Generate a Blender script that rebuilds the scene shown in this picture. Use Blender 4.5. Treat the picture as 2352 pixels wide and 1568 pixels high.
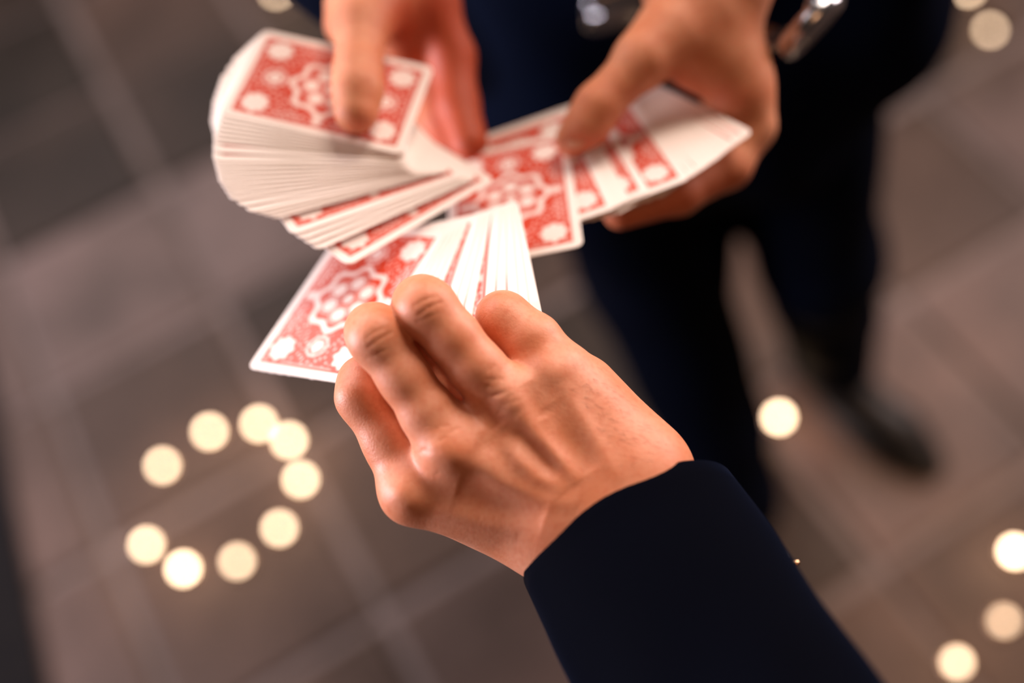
import bpy, math, random
import numpy as np
from mathutils import Vector, Matrix

random.seed(7); np.random.seed(7)
for o in list(bpy.data.objects): bpy.data.objects.remove(o)
S = bpy.context.scene
COL = S.collection

# ------------------------------------------------------------------ camera, world, lights, exposure
W_, H_ = 2352, 1568
LENS, CAM_H, PITCH, ROLL = 35.0, 1.50, math.radians(60), math.radians(12)
F = W_*LENS/36.0
fwd = Vector((0, math.cos(PITCH), -math.sin(PITCH)))
r0 = Vector((1, 0, 0)); u0 = Vector((0, math.sin(PITCH), math.cos(PITCH)))
RT = (math.cos(ROLL)*r0 - math.sin(ROLL)*u0).normalized()
UP = (math.cos(ROLL)*u0 + math.sin(ROLL)*r0).normalized()
EYE = Vector((0, 0, CAM_H))
cd = bpy.data.cameras.new('camera'); cam = bpy.data.objects.new('camera', cd); COL.objects.link(cam)
cam.matrix_world = Matrix((( RT.x, UP.x, -fwd.x, EYE.x), (RT.y, UP.y, -fwd.y, EYE.y), (RT.z, UP.z, -fwd.z, EYE.z), (0, 0, 0, 1)))
cd.lens = LENS; cd.sensor_width = 36; cd.clip_start = 0.01
cd.dof.use_dof = True; cd.dof.focus_distance = 0.392; cd.dof.aperture_fstop = 1.75
S.camera = cam

w = bpy.data.worlds.new('world'); S.world = w; w.use_nodes = True
w.node_tree.nodes['Background'].inputs[0].default_value = (0.70, 0.46, 0.36, 1)
w.node_tree.nodes['Background'].inputs[1].default_value = 0.07

def area(name, loc, target, size, power, col, sy=None):
    d = bpy.data.lights.new(name, 'AREA'); d.energy = power; d.color = col; d.size = size
    if sy: d.shape = 'RECTANGLE'; d.size_y = sy
    o = bpy.data.objects.new(name, d); COL.objects.link(o); o.location = loc
    o.rotation_euler = (Vector(target)-Vector(loc)).to_track_quat('-Z', 'Y').to_euler()
    return o
area('window_light', (-1.35, 2.6, 2.5), (0, 0.35, 1.1), 2.3, 98, (1.0, 0.87, 0.88), 2.1)
area('right_window_light', (2.1, 1.3, 1.7), (0.1, 0.4, 1.0), 0.9, 62, (1.0, 0.80, 0.78))
area('left_window_light', (-2.1, 0.55, 1.30), (0, 0.35, 1.15), 0.8, 88, (1.0, 0.88, 0.97))
area('ceiling_lamp', (1.1, 1.7, 3.0), (0.0, 0.4, 1.1), 0.9, 76, (1.0, 0.80, 0.68))
area('warm_fill_light', (0.3, -0.7, 2.8), (0.1, 0.3, 1.1), 0.7, 6, (1.0, 0.48, 0.24))  # unseen fill added behind the viewer to warm the hands
def spot(name, loc, target, power, col, deg, blend=0.9):
    d = bpy.data.lights.new(name, 'SPOT'); d.energy = power; d.color = col; d.spot_size = math.radians(deg); d.spot_blend = blend; d.shadow_soft_size = 0.05
    o = bpy.data.objects.new(name, d); COL.objects.link(o); o.location = loc
    o.rotation_euler = (Vector(target)-Vector(loc)).to_track_quat('-Z', 'Y').to_euler()
spot('warm_spot_light', (1.5, 0.1, 2.5), (0.66, 0.46, 0), 150, (1.0, 0.58, 0.32), 30)

S.view_settings.view_transform = 'Standard'; S.view_settings.look = 'None'
S.view_settings.exposure = -0.14; S.view_settings.gamma = 1.0; S.view_settings.use_curve_mapping = False
S.cycles.use_adaptive_sampling = False
S.cycles.use_denoising = True
S.cycles.max_bounces = 6

# ------------------------------------------------------------------ helpers
BM = np.array([[RT.x, UP.x, fwd.x], [RT.y, UP.y, fwd.y], [RT.z, UP.z, fwd.z]])   # camera axes (x right, y up, z depth) as columns
EY = np.array(EYE)
def C(px, py, d):                 # point seen at a pixel, at a depth, in camera axes
    return np.array([(px-1176)/F*d, -(py-784)/F*d, d])
def Wd(c): return EY + BM @ np.asarray(c, float)
def WP(px, py, d): return Vector(Wd(C(px, py, d)))
def ray(px, py):
    v = BM @ np.array([(px-1176)/F, -(py-784)/F, 1.0]); return v
def AZ(px, py, z):                # point seen at a pixel, at a height above the floor
    v = ray(px, py); return Vector(EY + v*((z-CAM_H)/v[2]))
def to_cam(p): return BM.T @ (np.asarray(p, float) - EY)

def tag(o, label=None, cat=None, group=None, kind=None):
    if label: o['label'] = label
    if cat: o['category'] = cat
    if group: o['group'] = group
    if kind: o['kind'] = kind
    return o
def empty(name, loc=(0, 0, 0)):
    o = bpy.data.objects.new(name, None); COL.objects.link(o); o.location = loc; o.empty_display_size = .02
    return o
def mesh_obj(name, verts, faces, mat, parent=None, smooth=True, origin=None):
    v = np.asarray(verts, dtype=np.float64).reshape(-1, 3)
    if origin is None: origin = (0, 0, 0)
    og = np.array(origin, float)
    me = bpy.data.meshes.new(name)
    if isinstance(faces, np.ndarray):
        n = len(faces); k = faces.shape[1]
        me.vertices.add(len(v)); me.vertices.foreach_set('co', (v-og).astype(np.float32).ravel())
        me.loops.add(n*k); me.loops.foreach_set('vertex_index', faces.astype(np.int32).ravel())
        me.polygons.add(n); me.polygons.foreach_set('loop_start', np.arange(0, n*k, k, dtype=np.int32))
        me.update(calc_edges=True); me.validate()
    else:
        me.from_pydata([tuple(x) for x in (v-og)], [], faces); me.update()
    if smooth: me.polygons.foreach_set('use_smooth', [True]*len(me.polygons))
    if mat: me.materials.append(mat)
    o = bpy.data.objects.new(name, me); COL.objects.link(o)
    if parent is not None:
        o.parent = parent
        o.location = Vector(og) - (parent.location if parent.parent is None else parent.location + parent.parent.location)
    else: o.location = og
    return o
def place_empty(name, loc):
    return empty(name, loc)

# ------------------------------------------------------------------ materials
def mat(name, col=(.8, .8, .8), rough=.5, metal=0, spec=.5, emit=None, es=0, coat=0, sss=0, sheen=0):
    m = bpy.data.materials.new(name); m.use_nodes = True
    b = m.node_tree.nodes['Principled BSDF']
    b.inputs['Base Color'].default_value = (*col, 1); b.inputs['Roughness'].default_value = rough
    b.inputs['Metallic'].default_value = metal; b.inputs['Specular IOR Level'].default_value = spec
    b.inputs['Coat Weight'].default_value = coat; b.inputs['Sheen Weight'].default_value = sheen
    if sss:
        b.inputs['Subsurface Weight'].default_value = sss
        b.inputs['Subsurface Radius'].default_value = (1.0, .35, .18); b.inputs['Subsurface Scale'].default_value = .004
    if emit: b.inputs['Emission Color'].default_value = (*emit, 1); b.inputs['Emission Strength'].default_value = es
    return m, b, m.node_tree
def N(nt, t, **kw):
    n = nt.nodes.new(t)
    for k, v in kw.items(): setattr(n, k, v)
    return n
def noise(nt, scale, detail=4, rough=.5, coord='Object'):
    tc = N(nt, 'ShaderNodeTexCoord'); n = N(nt, 'ShaderNodeTexNoise')
    n.inputs['Scale'].default_value = scale; n.inputs['Detail'].default_value = detail; n.inputs['Roughness'].default_value = rough
    nt.links.new(tc.outputs[coord], n.inputs['Vector']); return n
def ramp(nt, src, stops):
    r = N(nt, 'ShaderNodeValToRGB'); e = r.color_ramp.elements
    while len(e) < len(stops): e.new(.5)
    for i, (p, c) in enumerate(stops): e[i].position = p; e[i].color = (*c, 1)
    nt.links.new(src, r.inputs[0]); return r
def mixc(nt, fac, a, b, mode='MIX'):
    m = N(nt, 'ShaderNodeMix', data_type='RGBA', blend_type=mode)
    for s, v in ((m.inputs[0], fac), (m.inputs[6], a), (m.inputs[7], b)):
        if hasattr(v, 'links') or isinstance(v, bpy.types.NodeSocket): nt.links.new(v, s)
        else: s.default_value = v if not isinstance(v, tuple) else (*v, 1)
    return m.outputs[2]
def bump(nt, b, src, strength, dist):
    bp = N(nt, 'ShaderNodeBump'); bp.inputs['Strength'].default_value = strength; bp.inputs['Distance'].default_value = dist
    nt.links.new(src, bp.inputs['Height']); nt.links.new(bp.outputs[0], b.inputs['Normal']); return bp

def skin_mat(name, base, flush_shade, deep):
    m, b, nt = mat(name, base, .50, sss=.22, spec=.5)
    n1 = noise(nt, 45, 5, .55); n2 = noise(nt, 420, 3, .6)
    c = mixc(nt, ramp(nt, n1.outputs[0], [(.35, (0, 0, 0)), (.68, (1, 1, 1))]).outputs[0], base, flush_shade)
    at = N(nt, 'ShaderNodeAttribute', attribute_name='flush_shade')
    c = mixc(nt, at.outputs['Fac'], c, deep)
    c2 = mixc(nt, ramp(nt, n2.outputs[0], [(.45, (0, 0, 0)), (.75, (.35, .35, .35))]).outputs[0], c, deep)
    nt.links.new(c2, b.inputs['Base Color'])
    v = N(nt, 'ShaderNodeTexVoronoi'); v.inputs['Scale'].default_value = 1300
    tc = N(nt, 'ShaderNodeTexCoord'); nt.links.new(tc.outputs['Object'], v.inputs['Vector'])
    n3 = noise(nt, 700, 4, .6)
    ad = N(nt, 'ShaderNodeMath', operation='ADD'); nt.links.new(v.outputs['Distance'], ad.inputs[0]); nt.links.new(n3.outputs[0], ad.inputs[1])
    bump(nt, b, ad.outputs[0], .22, .00035)
    return m
M_SKIN = skin_mat('skin', (.71, .305, .178), (.63, .215, .098), (.52, .10, .032))
M_SKIN2 = skin_mat('tanned_skin', (.62, .26, .13), (.54, .18, .075), (.46, .075, .022))
M_SKIN2.node_tree.nodes['Principled BSDF'].inputs['Roughness'].default_value = .6
M_NAIL = mat('nail', (.66, .33, .20), .42, sss=.2)[0]

def cloth_mat(name, col, col2, sheen=.05, rough=.85, scale=900):
    m, b, nt = mat(name, col, rough, spec=.02, sheen=0)
    n = noise(nt, 14, 4); nt.links.new(mixc(nt, n.outputs[0], col, col2), b.inputs['Base Color'])
    n2 = noise(nt, scale, 2); bump(nt, b, n2.outputs[0], .3, .0004)
    return m
M_NAVY = cloth_mat('navy_wool', (.0006, .0008, .0020), (.0008, .0012, .0036), .03)
M_NAVY.node_tree.nodes['Principled BSDF'].inputs['Sheen Weight'].default_value = .12; M_NAVY.node_tree.nodes['Principled BSDF'].inputs['Sheen Tint'].default_value = (.06, .14, .42, 1); M_NAVY.node_tree.nodes['Principled BSDF'].inputs['Sheen Roughness'].default_value = .35
M_SUIT = cloth_mat('dark_suit_wool', (.0014, .0024, .007), (.002, .0045, .014), .02)
M_TROUSER = cloth_mat('black_trouser_wool', (.0012, .0018, .004), (.0016, .003, .009), .02)
M_SHIRT = cloth_mat('white_shirt_cotton', (.75, .76, .80), (.7, .7, .75), 0, .8)
M_SHOE, _b, _nt = mat('black_leather', (.004, .004, .005), .5, spec=.25, coat=.05)
bump(_nt, _b, noise(_nt, 160, 4).outputs[0], .2, .001)
M_SOLE = mat('black_rubber', (.008, .008, .008), .7)[0]
M_STEEL, _b, _nt = mat('brushed_steel', (.55, .57, .60), .22, metal=1)
bump(_nt, _b, noise(_nt, 500, 2).outputs[0], .1, .0003)
M_GOLD = mat('gold_bead', (.95, .60, .36), .15, metal=1)[0]
M_BUTTON = mat('black_button', (.008, .008, .01), .3)[0]
M_DIAL = mat('dark_dial', (.01, .012, .02), .15, coat=1)[0]

# card back: the print is a colour attribute on a fine grid
M_CARD, _b, _nt = mat('printed_card', (.86, .80, .75), .38, spec=.35, coat=.16)
_b.inputs['Coat Roughness'].default_value = .16
_at = N(_nt, 'ShaderNodeAttribute', attribute_name='ink')
_c = mixc(_nt, _at.outputs['Fac'], (.84, .765, .70), (.55, .045, .013))
_nt.links.new(_c, _b.inputs['Base Color'])
bump(_nt, _b, noise(_nt, 1500, 2).outputs[0], .08, .0002)

# floor
TONE = 1.7
def tile_mat():
    m, b, nt = mat('slate_tile', (.1, .09, .08), .42, spec=.12)
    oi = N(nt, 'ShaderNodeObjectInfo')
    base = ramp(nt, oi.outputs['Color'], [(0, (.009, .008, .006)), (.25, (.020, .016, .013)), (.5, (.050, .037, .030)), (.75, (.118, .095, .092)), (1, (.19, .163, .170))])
    geo = N(nt, 'ShaderNodeNewGeometry')
    def wn(scale, det, r=.55):
        n = N(nt, 'ShaderNodeTexNoise'); n.inputs['Scale'].default_value = scale; n.inputs['Detail'].default_value = det; n.inputs['Roughness'].default_value = r
        nt.links.new(geo.outputs['Position'], n.inputs['Vector']); return n
    n1 = wn(5, 5); n2 = wn(60, 5, .65)
    c = mixc(nt, .75, base.outputs[0], ramp(nt, n1.outputs[0], [(.3, (.45, .40, .36)), (.7, (1.35, 1.25, 1.22))]).outputs[0], 'MULTIPLY')
    c = mixc(nt, .5, c, ramp(nt, n2.outputs[0], [(.3, (.5, .5, .5)), (.7, (1.3, 1.3, 1.3))]).outputs[0], 'MULTIPLY')
    n0 = wn(1.1, 2); n0.noise_dimensions = '4D'; n0.inputs['W'].default_value = TONE
    c = mixc(nt, .9, c, ramp(nt, n0.outputs[0], [(.36, (.62, .58, .52)), (.5, (1.0, .93, .88)), (.64, (1.45, 1.28, 1.2))]).outputs[0], 'MULTIPLY')
    nt.links.new(c, b.inputs['Base Color'])
    rr = N(nt, 'ShaderNodeMapRange'); rr.inputs[3].default_value = .34; rr.inputs[4].default_value = .55
    nt.links.new(n1.outputs[0], rr.inputs[0]); nt.links.new(rr.outputs[0], b.inputs['Roughness'])
    bump(nt, b, n2.outputs[0], .35, .004)
    return m
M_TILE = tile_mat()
M_MORTAR, _b, _nt = mat('mortar', (.17, .14, .135), .8)
_nt.links.new(ramp(_nt, noise(_nt, 12, 5).outputs[0], [(.3, (.070, .052, .044)), (.7, (.125, .094, .085))]).outputs[0], _b.inputs['Base Color'])
M_RUG = cloth_mat('black_rug_pile', (.006, .006, .007), (.012, .011, .011), .02, .95, 300)

# ------------------------------------------------------------------ signed-distance bodies, meshed by surface nets
def smin(a, b, k):
    h = np.maximum(k-np.abs(a-b), 0)/k
    return np.minimum(a, b)-h*h*k*.25
class Field:
    def __init__(s, lo, hi, vox):
        s.vox = vox; s.lo = np.array(lo, float); n = np.ceil((np.array(hi)-s.lo)/vox).astype(int)+1
        s.n = n; s.ax = [(s.lo[i]+np.arange(n[i])*vox).astype(np.float32) for i in range(3)]
    def new(s): return np.full(tuple(s.n), 1.0, np.float32)
    def cone(s, A, a, b, ra, rb, k, flat=None):
        """union a tapered capsule a-b into A with blend k; flat=(axis, factor) thins it along an axis"""
        a = np.asarray(a, float); b = np.asarray(b, float); r = max(ra, rb)+k+.004
        lo = np.minimum(a, b)-r; hi = np.maximum(a, b)+r
        i0 = np.clip(np.floor((lo-s.lo)/s.vox).astype(int), 0, s.n); i1 = np.clip(np.ceil((hi-s.lo)/s.vox).astype(int)+1, 0, s.n)
        if (i1 <= i0).any(): return
        X = s.ax[0][i0[0]:i1[0], None, None]-a[0]; Y = s.ax[1][None, i0[1]:i1[1], None]-a[1]; Z = s.ax[2][None, None, i0[2]:i1[2]]-a[2]
        d = b-a; L = max(float(d@d), 1e-12)
        t = np.clip((X*d[0]+Y*d[1]+Z*d[2])/L, 0, 1).astype(np.float32)
        dx, dy, dz = X-t*d[0], Y-t*d[1], Z-t*d[2]
        q = dx*dx+dy*dy+dz*dz
        if flat is not None:
            ax, f = np.asarray(flat[0], float), flat[1]; ax = ax/np.linalg.norm(ax)
            c = dx*ax[0]+dy*ax[1]+dz*ax[2]; q = q+c*c*(f*f-1)
        D = np.sqrt(q)-(ra+t*(rb-ra))
        sl = tuple(slice(i0[i], i1[i]) for i in range(3))
        A[sl] = smin(A[sl], D.astype(np.float32), k)
def surface_nets(A, lo, vox):
    ins = A < 0
    c = [ins[i:ins.shape[0]-1+i, j:ins.shape[1]-1+j, k:ins.shape[2]-1+k] for i in (0, 1) for j in (0, 1) for k in (0, 1)]
    al = c[0].copy(); an = c[0].copy()
    for x in c[1:]: al &= x; an |= x
    act = an & ~al
    idx = np.argwhere(act); ids = np.full(act.shape, -1, np.int32); ids[tuple(idx.T)] = np.arange(len(idx))
    acc = np.zeros((len(idx), 3)); cnt = np.zeros(len(idx))
    corners = [(i, j, k) for i in (0, 1) for j in (0, 1) for k in (0, 1)]
    val = {cn: A[idx[:, 0]+cn[0], idx[:, 1]+cn[1], idx[:, 2]+cn[2]].astype(float) for cn in corners}
    for cn in corners:
        for ax in range(3):
            if cn[ax] == 0:
                c2 = list(cn); c2[ax] = 1; c2 = tuple(c2)
                va, vb = val[cn], val[c2]; m = (va < 0) != (vb < 0)
                t = np.where(m, va/np.where(m, va-vb, 1), 0)
                p = np.tile(np.array(cn, float), (len(idx), 1)); p[:, ax] += t
                acc[m] += p[m]; cnt[m] += 1
    V = (idx+acc/cnt[:, None])*vox+np.array(lo)
    Q = []
    for ax in range(3):
        sl0 = [slice(1, -1)]*3; sl0[ax] = slice(0, -1); sl1 = [slice(1, -1)]*3; sl1[ax] = slice(1, None)
        a, b = ins[tuple(sl0)], ins[tuple(sl1)]
        o1, o2 = (ax+1) % 3, (ax+2) % 3
        for flip, mk in ((0, a & ~b), (1, ~a & b)):
            e = np.argwhere(mk)
            if not len(e): continue
            off = np.ones(3, int); off[ax] = 0; e = e+off
            def cid(p, q):
                g = e.copy(); g[:, o1] -= p; g[:, o2] -= q; return ids[g[:, 0], g[:, 1], g[:, 2]]
            q = np.stack([cid(1, 1), cid(0, 1), cid(0, 0), cid(1, 0)], 1)
            Q.append(q[:, ::-1] if flip else q)
    Q = np.concatenate(Q); Q = Q[(Q >= 0).all(1)]
    return V, Q
def vnormals(V, Q):
    n = np.cross(V[Q[:, 2]]-V[Q[:, 0]], V[Q[:, 3]]-V[Q[:, 1]]); out = np.zeros_like(V)
    for i in range(4): 
        for a in range(3): out[:, a] += np.bincount(Q[:, i], n[:, a], len(V))
    return out/np.maximum(np.linalg.norm(out, axis=1), 1e-12)[:, None]
def laplace(V, Q, it, lam=.5):
    e = np.concatenate([Q[:, [0, 1]], Q[:, [1, 2]], Q[:, [2, 3]], Q[:, [3, 0]]]); i, j = np.concatenate([e[:, 0], e[:, 1]]), np.concatenate([e[:, 1], e[:, 0]])
    cnt = np.bincount(i, minlength=len(V)).clip(1)
    for _ in range(it):
        m = np.stack([np.bincount(i, V[j, a], len(V)) for a in range(3)], 1)/cnt[:, None]; V = V+(m-V)*lam
    return V

def build_hand(palm, fingers, lo, hi, vox, kp=.014, kf=.009, kin=.005):
    """palm: list of (a, b, ra, rb); fingers: lists of joints (point, radius) – all in camera axes, metres"""
    f = Field(lo, hi, vox); P = f.new()
    for pr in palm: f.cone(P, pr[0], pr[1], pr[2], pr[3], kp if len(pr) < 5 or pr[4] is None else pr[4], pr[5] if len(pr) > 5 else None)
    R = P.copy()
    for js in fingers:
        G = f.new()
        for (a, ra), (b, rb) in zip(js[:-1], js[1:]): f.cone(G, a, b, ra, rb, kin)
        R = np.minimum(R, smin(P, G, kf))
    V, Q = surface_nets(R, f.lo, vox)
    return laplace(V, Q, 3), Q
def px_of(V): return np.stack([1176+V[:, 0]/V[:, 2]*F, 784-V[:, 1]/V[:, 2]*F], 1)
def seg_dist(p, a, b):
    a = np.array(a, float); b = np.array(b, float); d = b-a; t = np.clip(((p-a)@d)/(d@d), 0, 1)
    return np.linalg.norm(p-(a+t[:, None]*d), axis=1)

def box_mesh(cx, cy, cz, sx, sy, sz, bev=.0):
    v = [(cx+a*sx/2, cy+b*sy/2, cz+c*sz/2) for a in (-1, 1) for b in (-1, 1) for c in (-1, 1)]
    return v, [(0, 1, 3, 2), (4, 6, 7, 5), (0, 4, 5, 1), (2, 3, 7, 6), (0, 2, 6, 4), (1, 5, 7, 3)]
def loft(name, rings, material, parent=None, origin=None, closed=True):
    """rings: list of (n,3) arrays with the same n"""
    n = len(rings[0]); V = np.concatenate(rings); q = []
    for i in range(len(rings)-1):
        for j in range(n):
            k = (j+1) % n; q.append((i*n+j, i*n+k, (i+1)*n+k, (i+1)*n+j))
    fc = [tuple(x) for x in q]
    if closed: fc += [tuple(range(n))[::-1], tuple((len(rings)-1)*n+j for j in range(n))]
    return mesh_obj(name, V, fc, material, parent, True, origin)

# ------------------------------------------------------------------ floor
floor_v, floor_f = box_mesh(.4, 1.0, -.045, 9, 9, .07)
floor = mesh_obj('floor', floor_v, floor_f, M_MORTAR, None, False, (0, 0, 0)); tag(floor, kind='structure', label='dark worn stone tile floor with paler joints')
ga = AZ(0, 612, 0); gb = AZ(480, 372, 0); gu = (gb-ga); gu.z = 0; gu.normalize(); gv = Vector((-gu.y, gu.x, 0))
TS, GAP = .335, .022
def tile_mesh(seed):
    rnd = random.Random(seed); h = .0; t = .010; s = TS/2-GAP/2; b = .005
    j = lambda: rnd.uniform(-.003, .003)
    cs = [(-s+j(), -s+j()), (s+j(), -s+j()), (s+j(), s+j()), (-s+j(), s+j())]
    v = [(x, y, -t) for x, y in cs]+[(x, y, -.002) for x, y in cs]+[(x*(1-b/s), y*(1-b/s), rnd.uniform(-.0005, .001)) for x, y in cs]
    f = [(3, 2, 1, 0)]+[(i, (i+1) % 4, 4+(i+1) % 4, 4+i) for i in range(4)]+[(4+i, 4+(i+1) % 4, 8+(i+1) % 4, 8+i) for i in range(4)]+[(8, 9, 10, 11)]
    me = bpy.data.meshes.new('tile'); me.from_pydata(v, [], f); me.materials.append(M_TILE); me.update(); return me
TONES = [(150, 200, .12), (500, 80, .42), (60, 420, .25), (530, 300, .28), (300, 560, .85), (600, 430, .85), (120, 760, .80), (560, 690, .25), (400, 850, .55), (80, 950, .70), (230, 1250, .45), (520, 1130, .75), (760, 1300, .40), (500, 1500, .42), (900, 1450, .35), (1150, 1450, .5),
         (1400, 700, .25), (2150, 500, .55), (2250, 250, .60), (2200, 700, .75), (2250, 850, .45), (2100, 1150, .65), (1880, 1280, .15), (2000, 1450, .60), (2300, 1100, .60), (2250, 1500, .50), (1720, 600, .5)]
def slate_light_tone(c):          # slab's shade of slate, with light, shade and the legs' reflection painted in
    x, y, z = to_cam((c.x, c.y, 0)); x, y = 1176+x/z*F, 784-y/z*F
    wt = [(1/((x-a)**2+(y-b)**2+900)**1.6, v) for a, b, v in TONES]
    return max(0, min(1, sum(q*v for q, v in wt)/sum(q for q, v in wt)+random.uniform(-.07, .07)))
tms = [tile_mesh(i) for i in range(6)]
ang = math.atan2(gu.y, gu.x); org = ga-gv*0.0
for i in range(-9, 10):
    for j in range(-9, 10):
        c = org+gu*(i*TS+TS/2)+gv*(j*TS+TS/2)
        if not (-1.9 < c.x < 2.3 and -.9 < c.y < 3.1): continue
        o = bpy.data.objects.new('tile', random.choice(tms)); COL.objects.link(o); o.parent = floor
        k = slate_light_tone(c); o.color = (k, k, k, 1)
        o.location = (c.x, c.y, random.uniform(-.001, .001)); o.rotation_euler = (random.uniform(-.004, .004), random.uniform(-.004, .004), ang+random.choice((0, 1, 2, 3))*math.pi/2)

# black rug at the left edge
ra_, rb_ = AZ(-5, 960, 0), AZ(112, 1568, 0); rd = (rb_-ra_).normalized(); rn = Vector((rd.y, -rd.x, 0))
if rn.x > 0: rn = -rn
p0 = ra_-rd*.55; p1 = rb_+rd*.5
def rug():
    v = []; f = []; nU, nV = 24, 10; h = .012
    for a in range(nU+1):
        for b_ in range(nV+1):
            p = p0.lerp(p1, a/nU)+rn*(b_/nV*.9); e = min(a, nU-a, b_, nV-b_)
            v.append((p.x, p.y, (h if e > 0 else h*.75)+.0006*math.sin(a*2.1+b_)))
    g = lambda a, b_: a*(nV+1)+b_
    for a in range(nU):
        for b_ in range(nV): f.append((g(a, b_), g(a+1, b_), g(a+1, b_+1), g(a, b_+1)))
    rim = [g(a, 0) for a in range(nU+1)]+[g(nU, b_) for b_ in range(1, nV+1)]+[g(a, nV) for a in range(nU-1, -1, -1)]+[g(0, b_) for b_ in range(nV-1, 0, -1)]
    o = len(v)
    for i in rim: v.append((v[i][0], v[i][1], .0012))
    for i in range(len(rim)): j = (i+1) % len(rim); f.append((rim[i], o+i, o+j, rim[j]))
    f.append(tuple(o+i for i in range(len(rim))))
    r = mesh_obj('rug', v, f, M_RUG, None, False, ((p0+p1)/2+rn*.45)); tag(r, 'black rug lying on the stone floor at the left edge', 'rug')
rug()

# ------------------------------------------------------------------ floor lights
M_LCUP = mat('light_cup_metal', (.45, .33, .22), .3, metal=1)[0]
def glow_mat(name, s): return mat(name, (1, .8, .6), .4, emit=(1.0, .72, .47), es=s)[0]
def lathe(profile, n=20):
    v = []; f = []
    for (r, z) in profile: v += [(r*math.cos(2*math.pi*i/n), r*math.sin(2*math.pi*i/n), z) for i in range(n)]
    for k in range(len(profile)-1):
        for i in range(n): j = (i+1) % n; f.append((k*n+i, k*n+j, (k+1)*n+j, (k+1)*n+i))
    f.append(tuple(range(n))[::-1]); f.append(tuple((len(profile)-1)*n+i for i in range(n)))
    return v, f
GR = 'ring of nine small lights on the floor'
LIGHTS = [
 (372, 1068, 1.0, 'small glowing light, uppermost on the left side of the ring', GR),
 (480, 990, 1.15, 'small glowing light at the top left of the ring of lights', GR),
 (594, 972, 1.2, 'topmost small glowing light of the ring of lights', GR),
 (663, 1010, 1.25, 'small glowing light of the ring, touching the topmost one', GR),
 (690, 1100, 1.15, 'rightmost small glowing light of the ring, beside the index finger', GR),
 (641, 1212, .95, 'small glowing light at the lower right of the ring', GR),
 (544, 1288, .75, 'faintest small light of the ring, right of the lowest one', GR),
 (420, 1305, 1.6, 'lowest and brightest small glowing light of the ring', GR),
 (335, 1250, 1.05, 'leftmost small glowing light of the ring of lights', GR),
 (1790, 957, 1.5, 'small glowing light on the floor between the two trouser legs', None),
 (2275, 68, .6, 'small soft light on the floor near the top right corner', None),
 (2224, -26, .9, 'small light on the floor just above the one near the top right corner', None),
 (2332, 1265, 1.7, 'bright small light on the floor at the right edge', None),
 (2308, 1425, .28, 'faintest small light on the floor, near the right edge', None),
 (2200, 1520, .62, 'small light on the floor at the bottom right corner', None),
 (634, -22, .9, 'small light on the floor at the top edge, above the held cards', None)]
LR = .0085
cupv, cupf = lathe([(.0125, .0), (.014, .002), (.0135, .006), (.0105, .0085)])
cup_me = bpy.data.meshes.new('housing'); cup_me.from_pydata(cupv, [], cupf); cup_me.materials.append(M_LCUP)
for px, py, s, lab, gr in LIGHTS:
    p = AZ(px, py, .012); e = place_empty('floor_light', (p.x, p.y, .0012)); tag(e, lab, 'light', gr)
    c = bpy.data.objects.new('housing', cup_me); COL.objects.link(c); c.parent = e
    prof = [(LR*math.cos(a)+0, .0085+LR*.9*math.sin(a)) for a in np.linspace(0, math.pi/2*.96, 7)]
    bv, bf = lathe(prof, 18)
    mesh_obj('bulb', np.array(bv)+np.array(e.location), bf, glow_mat('glowing_bulb', 15*s), e, True, e.location)
    L = bpy.data.lights.new('bulb_light', 'POINT'); L.energy = .28*s; L.color = (1, .62, .36); L.shadow_soft_size = .03
    lo_ = bpy.data.objects.new('bulb_light', L); COL.objects.link(lo_); lo_.parent = e; lo_.location = (0, 0, .075)

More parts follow.
